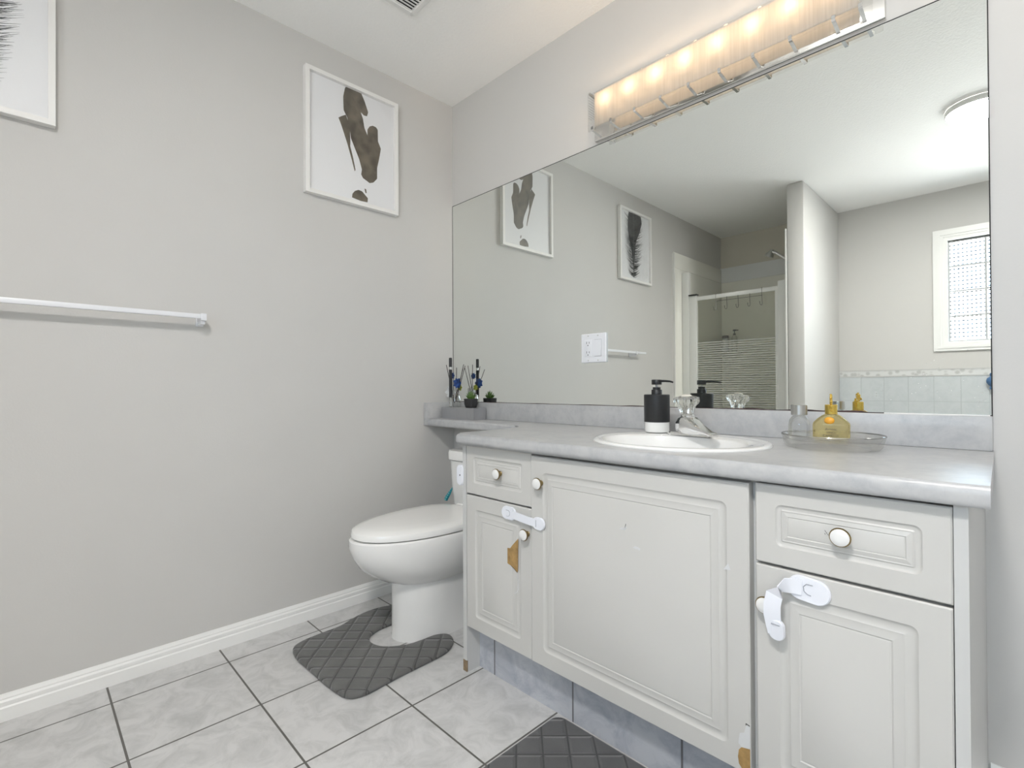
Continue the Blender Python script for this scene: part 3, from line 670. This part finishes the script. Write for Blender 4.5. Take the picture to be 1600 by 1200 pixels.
# ------------------------------------------------------------------ bath mats
def mat_obj(name, outline, th, mtl, label):
    pts_ = outline; m = MB()
    lay = [(0.004, 0), (0, .004), (0, th*.55), (.003, th*.85), (.009, th)]
    m.rings([[(p[0], p[1], z+.0005) for p in inset_poly(pts_, i)] for i, z in lay])
    cx = sum(p[0] for p in pts_)/len(pts_); cy = sum(p[1] for p in pts_)/len(pts_)
    o = m.link(name, mtl, loc=(cx, cy, 0), smooth=60)
    return tag(o, label, 'bath mat', 'grey quilted bath mats')
ol = [(.222, -.915), (.193, -.875), (.183, -.80), (.180, -.72), (.160, -.665), (.143, -.61), (.138, -.55), (.150, -.49), (.185, -.458), (.235, -.458), (.280, -.49), (.300, -.55), (.305, -.61), (.330, -.665),
      (.385, -.690), (.445, -.672), (.490, -.610), (.502, -.55), (.508, -.49), (.535, -.452), (.575, -.455), (.610, -.49), (.632, -.54), (.637, -.62), (.640, -.72), (.648, -.81), (.648, -.865), (.630, -.900), (.585, -.915), (.50, -.922), (.40, -.925), (.30, -.928)]
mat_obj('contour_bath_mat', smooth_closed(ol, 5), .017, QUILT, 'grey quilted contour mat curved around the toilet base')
ol2 = rrect(0, 0, .80, .50, .035, 6); ol2 = [(1.137+.40+x, -.510-.25+y) for x, y in ol2]
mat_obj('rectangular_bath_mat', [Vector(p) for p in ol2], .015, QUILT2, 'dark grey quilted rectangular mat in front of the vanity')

# ------------------------------------------------------------------ child latches
def pad(m, c, w_, h_, r, t, y, n=6, rot=0.0):
    def pr(k, yy):
        out = []
        for x, z in rrect(0, 0, w_*k, h_*k, r*k, n):
            out.append((c[0]+x*math.cos(rot)-z*math.sin(rot), yy, c[1]+x*math.sin(rot)+z*math.cos(rot)))
        return out
    m.rings([pr(1, y), pr(1, y-t*.6), pr(.94, y-t)])
def ribbon(m, pts_, w_, t, wdir):
    wd = Vector(wdir).normalized(); rs = []
    pv = [Vector(p) for p in pts_]
    for i, p in enumerate(pv):
        tg = (pv[min(i+1, len(pv)-1)]-pv[max(i-1, 0)]).normalized(); nn = tg.cross(wd).normalized()
        rs.append([p+wd*w_/2+nn*t/2, p-wd*w_/2+nn*t/2, p-wd*w_/2-nn*t/2, p+wd*w_/2-nn*t/2])
    m.rings(rs)
L1 = thing('child_latch', (1.04, -.551, .572), 'white child safety latch joining the left door and sink door', 'child latch', 'child safety latches')
m = MB(); pad(m, (.983, .574), .062, .040, .0195, .006, -.5505)
m.link('oval_pad', LOCKP, L1)
m = MB(); m.tube([(.974, -.5568, .583), (.985, -.5568, .583), (.990, -.5568, .578), (.990, -.5568, .570), (.985, -.5568, .565), (.976, -.5568, .565)], .0007, 5); m.tube([(1.004, -.557, .586), (1.004, -.557, .563)], .0008, 5)
m.link('release_mark', LOCKG, L1)
m = MB(); ribbon(m, [(1.000, -.558, .574), (1.015, -.560, .5735), (1.04, -.561, .5715), (1.07, -.5615, .569), (1.095, -.5615, .568), (1.112, -.5612, .567)], .023, .0022, (0, 0, 1)); m.link('strap', LOCKP, L1)
m = MB(); pad(m, (1.112, .567), .046, .036, .017, .006, -.5565); m.link('round_pad', LOCKP, L1)
m = MB(); m.tube([(1.104, -.5628, .577), (1.104, -.5628, .557)], .0008, 5); m.link('release_mark', LOCKG, L1)
L2 = thing('child_latch', (1.78, -.551, .56), 'unfastened white child latch with strap dangling over the right door knob', 'child latch', 'child safety latches')
m = MB(); pad(m, (1.800, .5715), .074, .047, .0232, .006, -.5505, rot=-.10, n=9); m.link('oval_pad', LOCKP, L2)
m = MB(); m.tube([(1.808, -.5570, .583), (1.797, -.5570, .583), (1.792, -.5570, .577), (1.793, -.5570, .569), (1.799, -.5570, .564), (1.805, -.5570, .563)], .0008, 5); m.tube([(1.778, -.557, .5865), (1.7765, -.557, .5665)], .0008, 5)
m.link('release_mark', LOCKG, L2)
m = MB(); pv = [Vector(p) for p in ((1.790, -.5575, .575), (1.778, -.5605, .576), (1.766, -.566, .5745), (1.755, -.5735, .567), (1.7475, -.579, .555), (1.7435, -.5805, .535), (1.743, -.579, .515), (1.7445, -.575, .495), (1.747, -.571, .478))]
wdirs = [Vector((0, 0, 1)), Vector((.02, 0, 1)), Vector((.15, 0, 1)), Vector((.55, .05, .8)), Vector((.85, .2, .45)), Vector((.95, .25, .15)), Vector((.95, .28, .05)), Vector((.95, .28, .08)), Vector((.95, .28, .1))]
rs = []
for i, p in enumerate(pv):
    tg = (pv[min(i+1, len(pv)-1)]-pv[max(i-1, 0)]).normalized(); wd = wdirs[i].normalized(); wd = (wd-tg*wd.dot(tg)).normalized(); nn = tg.cross(wd)
    wv = .0148 if i < 7 else .0138
    rs.append([p+wd*wv+nn*.0011, p-wd*wv+nn*.0011, p-wd*wv-nn*.0011, p+wd*wv-nn*.0011])
m.rings(rs); m.link('strap', LOCKP, L2)
m = MB(); rs = []
for k, yy in ((1, -.566), (1, -.5725), (.92, -.5755)):
    rs.append([(1.7485+x*k, yy-.004*(z/.03), .485+z*k) for x, z in rrect(0, 0, .029, .042, .0135)])
m.rings(rs); m.link('round_pad', LOCKP, L2)
m = MB(); m.tube([(1.741, -.5785, .498), (1.756, -.5775, .4965)], .0008, 5); m.link('release_mark', LOCKG, L2)
L3 = thing('child_latch', (.748, -.545, .665), 'white latch pad stuck on the outer left side of the vanity above the toilet', 'child latch', 'child safety latches')
m = MB(); rs = []
for k, xx in ((1, .7548), (1, .737), (.9, .734)):
    rs.append([(xx, -.545+y*k*.4, .663+z*k) for y, z in rrect(0, 0, .040, .066, .018)])
m.rings(rs); m.link('oval_pad', LOCKP, L3)
m = MB(); rs = []
for k, yy in ((1, -.546), (1, -.5535), (.94, -.556)):
    rs.append([(.7445+x*k, yy, .662+z*k) for x, z in rrect(0, 0, .030, .070, .0145)])
m.rings(rs); m.link('strap', LOCKP, L3)
m = MB(); m.sphere((.7475, -.556, .662), .0022, (1, .5, 1.5), 6); m.link('release_mark', DARK, L3)

# ------------------------------------------------------------------ framed pictures
def picture(y0, y1, z0, z1, label, draw):
    p = thing('framed_picture', (0, (y0+y1)/2, z0), label, 'picture', 'white framed prints on the left wall')
    m = MB(); fw = .017; X1 = .028
    for a, b, c_, d_ in ((y0, y0+fw, z0, z1), (y1-fw, y1, z0, z1), (y0+fw, y1-fw, z0, z0+fw), (y0+fw, y1-fw, z1-fw, z1)): m.box(.001, X1, a, b, c_, d_)
    m.link('frame', FRAMEW, p, smooth=0)
    m = MB(); m.box(.002, .0118, y0+fw, y1-fw, z0+fw, z1-fw); draw(m, y0+fw, y1-fw, z0+fw, z1-fw); m.link('print', [PAPER, INK, BLACKINK, GREYINK], p, smooth=0)
    m = MB(); m.box(.0150, .0158, y0+fw, y1-fw, z0+fw, z1-fw); m.link('pane', PANE, p, smooth=0)
    return p
def draw_abs(m, y0, y1, z0, z1):
    A = [(-0.592, 2.295), (-0.528, 2.295), (-0.51, 2.262), (-0.492, 2.218), (-0.498, 2.198), (-0.513, 2.196), (-0.529, 2.205), (-0.518, 2.178), (-0.511, 2.14), (-0.496, 2.111), (-0.496, 2.138), (-0.485, 2.156), (-0.47, 2.165), (-0.453, 2.164), (-0.444, 2.155), (-0.443, 2.102), (-0.428, 2.072), (-0.436, 2.028), (-0.448, 1.976), (-0.448, 1.927), (-0.467, 1.904), (-0.486, 1.896), (-0.519, 1.91), (-0.528, 1.924), (-0.524, 1.946), (-0.537, 1.989), (-0.558, 2.032), (-0.576, 2.07), (-0.583, 2.114), (-0.593, 2.156), (-0.61, 2.183), (-0.612, 2.242), (-0.603, 2.285)]
    B = [(-0.634, 2.141), (-0.621, 2.152), (-0.6, 2.166), (-0.588, 2.139), (-0.581, 2.102), (-0.579, 2.049), (-0.58, 2.035), (-0.566, 1.986), (-0.555, 1.936), (-0.559, 1.928), (-0.573, 1.977), (-0.594, 2.043), (-0.621, 2.113)]
    C_ = [(-0.57, 1.825), (-0.558, 1.841), (-0.541, 1.850), (-0.523, 1.848), (-0.508, 1.835), (-0.495, 1.824), (-0.497, 1.805), (-0.53, 1.803), (-0.572, 1.808)]
    D = [(-0.512, 1.864), (-0.504, 1.863), (-0.501, 1.847), (-0.507, 1.845)]
    for P in (A, B, C_, D): m.prism([(.0116, y, z) for y, z in P], (.0005, 0, 0), mi=1)
def draw_feather(m, y0, y1, z0, z1):
    random.seed(4); yc = -1.750
    zs = [(1.803, .005, .005), (1.86, .006, .006), (1.92, .012, .010), (1.98, .022, .016), (2.05, .048, .024), (2.10, .066, .045), (2.16, .082, .085), (2.24, .078, .118), (z1, .068, .106)]
    m.prism([(.0116, yc+a, z) for z, a, b in zs] + [(.0116, yc-b, z) for z, a, b in zs[::-1]], (.0005, 0, 0), mi=2)
    m.prism([(.0118, yc-.002, z1), (.0118, yc+.002, z1), (.0118, yc+.0045, 1.81), (.0118, yc-.0045, 1.81)], (.0005, 0, 0), mi=3)
    def barb(zb, L, sg, wd, mi):
        lift = L*random.uniform(.25, .55); pp = []
        for t in (0, .35, .7, 1): pp.append((yc+sg*L*t, zb+lift*t**1.6))
        if pp[-1][1] > z1-.004: return
        ws = (wd, wd*.9, wd*.6, wd*.15)
        m.f([m.v((.0122, y, z+w_)) for (y, z), w_ in zip(pp, ws)] + [m.v((.0122, y, z-w_)) for (y, z), w_ in list(zip(pp, ws))[::-1]], mi)
    for i in range(520):
        zb = random.uniform(1.80, 2.24); t = (zb-1.80)/.45
        L = (.085+.055*min(1, t*2.2))*random.uniform(.5, 1.0)
        sg = random.choice((1, -1)); barb(zb, L, sg, random.uniform(.0006, .0017), random.choice((2, 2, 3)))
picture(-.783, -.345, 1.777, 2.307, 'white framed abstract print of a brown brush stroke on left wall', draw_abs)
picture(-1.992, -1.545, 1.765, 2.309, 'white framed black feather print above the towel bar', draw_feather)

# ------------------------------------------------------------------ towel bar
tbz = 1.214
tw = thing('towel_bar', (0, -1.48, tbz), 'white square towel bar mounted on left wall', 'towel bar')
m = MB(); m.box(.050, .064, -1.835, -1.168, tbz-.005, tbz+.0105, bev=.0015); m.link('bar', PLASTIC, tw)
for y in (-1.160, -1.70):
    m = MB(); m.box(.0005, .010, y-.012, y+.012, tbz-.028, tbz+.018, bev=.002); m.box(.006, .068, y-.009, y+.009, tbz-.012, tbz+.013, bev=.002); m.box(.010, .055, y-.006, y+.006, tbz-.024, tbz-.012)
    m.link('bracket', PLASTIC, tw)

# ------------------------------------------------------------------ wall plate on mirror
wp = thing('outlet_switch_plate', (.907, -.004, 1.112), 'white double outlet and rocker switch plate on the mirror', 'wall plate')
PX0, PX1, PZ0, PZ1 = .8475, .967, 1.055, 1.1705; yb = -.0045
m = MB(); cx, cz = (PX0+PX1)/2, (PZ0+PZ1)/2
m.rings([[(x, y, z) for x, z in rrect(cx, cz, PX1-PX0-2*i, PZ1-PZ0-2*i, .003)] for i, y in ((0, yb), (0, yb-.004), (.003, yb-.0075))]); m.link('plate', PLASTIC, wp)
m = MB()
ox = cx-.0235
m.box(ox-.0165, ox+.0165, yb-.0095, yb-.0070, cz-.0335, cz+.0335, bev=.0008)
for dz in (-.019, .019):
    for dx, hh in ((-.0063, .0042), (.0063, .0036)): m.box(ox+dx-.0009, ox+dx+.0009, yb-.0099, yb-.009, cz+dz-hh+.003, cz+dz+hh+.003, mi=1)
    m.lathe([(.0022, 0), (.0022, .0006)], (ox, yb-.0094, cz+dz-.0075), (0, -1, 0), 10, mi=1)
m.link('outlet', [PLASTIC, DARK], wp)
m = MB(); sx = cx+.0235
m.box(sx-.0165, sx+.0165, yb-.0085, yb-.0070, cz-.0335, cz+.0335, mi=1)
m.rings([[(x, y, z) for x, z in rrect(sx, cz, w_, h_, .001)] for w_, h_, y in ((.031, .064, yb-.008), (.030, .063, yb-.0115))], mi=0)
m.link('rocker_switch', [PLASTIC, mat('rocker_gap', (.5, .5, .52), .5)], wp)
for x, z in ((ox, cz+.0485), (ox, cz-.0485), (sx, cz+.0485), (sx, cz-.0485)):
    m = MB(); m.lathe([(.0028, 0), (.0026, .0012), (.0005, .0014)], (x, yb-.0072, z), (0, -1, 0), 10); m.link('screw', BRUSHED, wp)

# ------------------------------------------------------------------ vanity light
vl = thing('vanity_light', (1.387, 0, 1.92), 'long chrome vanity light bar with frosted glass above the mirror', 'light fixture')
m = MB(); m.box(.927, 1.848, -.020, -.0005, 1.9185, 2.104, bev=.002); m.link('backplate', PLATE, vl)
m = MB(); GY0, GY1 = -.076, -.070; GZ0, GZ1 = 1.934, 2.074; GX0, GX1 = .937, 1.831
m.box(GX0+.030, GX1-.030, GY0+.001, GY1-.001, GZ0+.009, GZ1-.006); tag(m.link('frosted_panel', FROST, vl), 'frosted glass panel glowing warm')
m = MB()
for a, b, c_, d_ in ((GX0, GX0+.030, GZ0, GZ1), (GX1-.030, GX1, GZ0, GZ1), (GX0+.030, GX1-.030, GZ0, GZ0+.009), (GX0+.030, GX1-.030, GZ1-.006, GZ1)): m.box(a, b, GY0, GY1, c_, d_)
m.link('clear_glass_border', BORDERG, vl, smooth=0)
for i in range(8):
    x = 1.010 + i*.105
    m = MB(); m.lathe([(.004, 0), (.007, .003), (.0075, .022), (.0055, .030), (.001, .033)], (x, -.049, 2.020), (0, 0, 1), 14); m.link('bulb', BULB, vl)
for x in (.958, 1.040, 1.140, 1.240, 1.340, 1.440, 1.540, 1.640, 1.745, 1.805):
    m = MB(); hw = .0045
    m.rings([[(x+hw, y, z), (x-hw, y, z), (x-hw, y+.0015, z+.0018), (x+hw, y+.0015, z+.0018)] for y, z in ((-.079, 1.946), (-.0795, 1.935), (-.076, 1.9315), (-.068, 1.9315), (-.045, 1.929), (-.020, 1.9255))]); m.link('clip', CHROME, vl)
for x in (.945, 1.822):
    m = MB(); m.bar((x, -.020, 2.069), (x, -.079, 2.077), .006, .006); m.link('top_clip', BRUSHED, vl)

# ------------------------------------------------------------------ ceiling lamp and vent
cl = thing('ceiling_light', (1.95, -2.0, H), 'round flush white ceiling light, seen in the mirror', 'ceiling light')
m = MB(); m.lathe([(.139, 0), (.140, -.003), (.140, -.026), (.1375, -.029), (.1355, -.029), (.1355, -.012)], (1.95, -2.0, H-.0003), n=48, cap=False); m.link('rim', TRIM, cl)
m = MB(); m.lathe([(.1352, -.020), (.1352, -.0275), (.134, -.0283), (.09, -.0286), (.04, -.0288), (.0005, -.0288)], (1.95, -2.0, H), n=48); m.link('diffuser', LAMP, cl)
cvn = thing('ceiling_vent', (.54, -.66, H), 'white louvred vent grille in the ceiling', 'vent')
VX0, VX1, VY0, VY1 = .404, .70, -.80, -.508
m = MB()
rsv = [[(x, y, z) for x, y in rrect((VX0+VX1)/2, (VY0+VY1)/2, VX1-VX0-2*i, VY1-VY0-2*i, max(.014-i*.3, .003), 5)] for i, z in ((0, H-.0005), (0, H-.004), (.004, H-.008), (.022, H-.010), (.026, H-.004))]
m.rings(rsv, cap0=False, cap1=False); m.link('frame', TRIM, cvn)
m = MB(); m.box(VX0+.02, VX1-.02, VY0+.02, VY1-.02, H-.0025, H-.001); m.link('dark_duct', DARK, cvn)
m = MB(); nS = 17
for i in range(nS):
    x = VX0+.030 + i*(VX1-VX0-.06)/(nS-1)
    m.bar((x, VY0+.02, H-.0075), (x, VY1-.02, H-.0075), .0105, .0015, up=(.35, 0, 1))
m.link('louvres', TRIM, cvn)

# ------------------------------------------------------------------ shower
SYD = -2.55
ss = thing('shower_surround', (.45, -3.0, 0), 'almond shower wall panels with a pale band, seen in the mirror', 'shower surround')
m = MB(); m.box(.0005, .009, YB+.009, -2.39, .08, 1.985, bev=.002); m.box(.0005, .011, YB+.009, -2.392, 1.985, 2.118, mi=0, bev=.002); m.box(.0005, .016, -2.40, -2.386, .08, 2.108, mi=1); m.link('side_panel', [ALMOND, PILLAR], ss)
m = MB(); m.box(.0005, .894, YB+.0005, YB+.009, .08, 1.985); m.box(.0005, .894, YB+.0005, YB+.016, 1.985, 2.130, mi=1, bev=.002); m.link('back_panel', [ALMOND, ALMONDL], ss)
m = MB(); m.box(.882, .8945, YB+.009, -2.402, .08, 2.118, bev=.002); m.link('side_panel', PILLAR, ss)
m = MB(); m.box(.0005, .8945, YB+.0005, -2.42, .001, .08, bev=.01); m.link('shower_pan', PORC, ss)
m = MB(); m.box(.0092, .20, YB+.0092, YB+.11, 1.275, 1.29, bev=.004); m.link('corner_shelf', ALMOND, ss)
sf = thing('shower_enclosure', (.45, SYD, .08), 'white framed shower door with striped glass, seen in the mirror', 'shower door')
m = MB(); m.box(.0115, .075, SYD-.02, SYD+.02, .0805, 1.953, bev=.002); m.link('tall_post', PILLAR, sf)
m = MB(); m.box(.076, .141, SYD-.016, SYD+.016, .0805, 1.742, bev=.002); m.link('side_stile', PILLAR, sf)
m = MB(); m.box(.792, .8815, SYD-.02, SYD+.02, .0805, 1.766, bev=.002); m.link('side_jamb', PILLAR, sf)
m = MB(); m.box(.076, .15, SYD+.017, SYD+.030, 1.7425, 1.7525); m.box(.090, .15, SYD-.01, SYD+.018, 1.7425, 1.7515); m.link('black_catch', BLACK, sf)
dr = MB(); dr.box(.1425, .7905, SYD-.010, SYD+.010, 1.697, 1.730, bev=.002); dr.box(.1425, .7905, SYD-.010, SYD+.010, .10, .135, bev=.002); dr.box(.767, .7905, SYD-.0095, SYD+.0095, .135, 1.698, bev=.002); dr.box(.1425, .1455, SYD-.0095, SYD+.0095, .135, 1.698)
do = dr.link('door_frame', PILLAR, sf)
m = MB(); m.box(.1455, .767, SYD-.003, SYD+.003, .135, 1.6965); m.link('door_glass', SHOWERG, sf, smooth=0)
m = MB(); z = 1.335
while z > .20: m.box(.1460, .7665, SYD+.0032, SYD+.0042, z-.0095, z); z -= .0185
tag(m.link('etched_stripes', ETCH, sf, smooth=0), 'white etched horizontal stripes')
hr = thing('hook_rack', (.49, SYD+.012, 1.60), 'wire rack of five hooks hanging over the shower door', 'hook rack')
yh = SYD+.0135
m = MB(); m.tube([(.315, yh, 1.672), (.677, yh, 1.672)], .0018, 6); m.link('cross_bar', DARKMETAL, hr)
for i in range(5):
    x = .3076 + i*.0913
    m = MB(); ztop = 1.7325 if i in (0, 4) else 1.700
    if i in (0, 4): m.tube([(x, SYD-.0125, 1.705), (x, SYD-.0125, 1.7325), (x, yh, 1.7325), (x, yh, 1.69), (x+.004, yh, 1.61), (x+.002, yh+.004, 1.595), (x-.003, yh+.016, 1.594), (x-.005, yh+.024, 1.603), (x-.006, yh+.027, 1.618)], .0019, 6)
    else: m.tube([(x, yh, ztop), (x+.003, yh, 1.615), (x+.002, yh+.004, 1.598), (x-.003, yh+.016, 1.595), (x-.005, yh+.024, 1.604), (x-.006, yh+.027, 1.618)], .0019, 6)
    m.sphere((x-.006, yh+.027, 1.619), .0035, (1, 1, 1), 6)
    m.link('hook', DARKMETAL, hr)
sh = thing('showerhead', (.8815, -2.9, 2.02), 'chrome shower head on a curved arm, seen in the mirror', 'shower head')
m = MB(); m.tube([(.8815, -2.9, 1.965), (.80, -2.9, 1.972), (.745, -2.9, 2.005), (.70, -2.9, 2.045), (.665, -2.9, 2.075), (.635, -2.9, 2.088)], [.011, .011, .011, .011, .012, .013], 12); m.link('arm', CHROME, sh)
m = MB(); m.lathe([(.013, .02), (.018, .0), (.032, -.022), (.036, -.040), (.034, -.044), (.002, -.044)], (.628, -2.9, 2.090), (.45, 0, .9), 20); m.link('head', BRUSHED, sh)
m = MB(); m.lathe([(.028, 0), (.026, .004), (.012, .009)], (.8818, -2.9, 1.965), (-1, 0, 0), 20); m.link('flange', CHROME, sh)
def sbottle(x, y, r, h, pump, label, m1, m2):
    t = thing('shower_bottle', (x, y, 1.2903), label, 'bottle', 'bottles inside the shower')
    m = MB(); m.lathe([(r*.9, 0), (r, .004), (r, h*.8), (r*.6, h*.9), (.012, h*.93)], (x, y, 1.2903), n=20); m.link('bottle', m1, t)
    m = MB()
    if pump: m.lathe([(.012, h*.93), (.012, h*1.02), (.004, h*1.03), (.004, h*1.16), (.015, h*1.17), (.015, h*1.24)], (x, y, 1.2903), n=14); m.bar((x, y, 1.2903+h*1.2), (x+.04, y+.01, 1.2903+h*1.19), .008, .008)
    else: m.lathe([(r*.95, h*.80), (r*.95, h*.985), (r*.85, h)], (x, y, 1.2903), n=18)
    m.link('pump' if pump else 'cap', m2, t)
GREYP = mat('grey_cap', (.10, .10, .105), .4)
sbottle(.062, YB+.055, .032, .165, False, 'white shower bottle with dark flat cap behind the shower glass', PLASTIC, GREYP)
sbottle(.150, YB+.058, .026, .175, True, 'pale shower bottle with dark pump behind the shower glass', mat('pale_bottle', (.55, .54, .48), .3), GREYP)
# blue toy stuck on the tiled wall
bt = MB(); bt.lathe([(.006, -.060), (.013, -.055), (.012, -.045), (.007, -.038), (.018, -.028), (.028, -.010), (.030, .004), (.025, .020), (.012, .030), (.007, .038), (.011, .044), (.011, .054), (.004, .060)], (1.949, YB+.037, .984), n=24)
tag(bt.link('blue_bath_toy', BLUEPL, loc=(1.949, YB+.008, .984)), 'small blue rounded object at the right edge of the mirror reflection', 'bath toy')
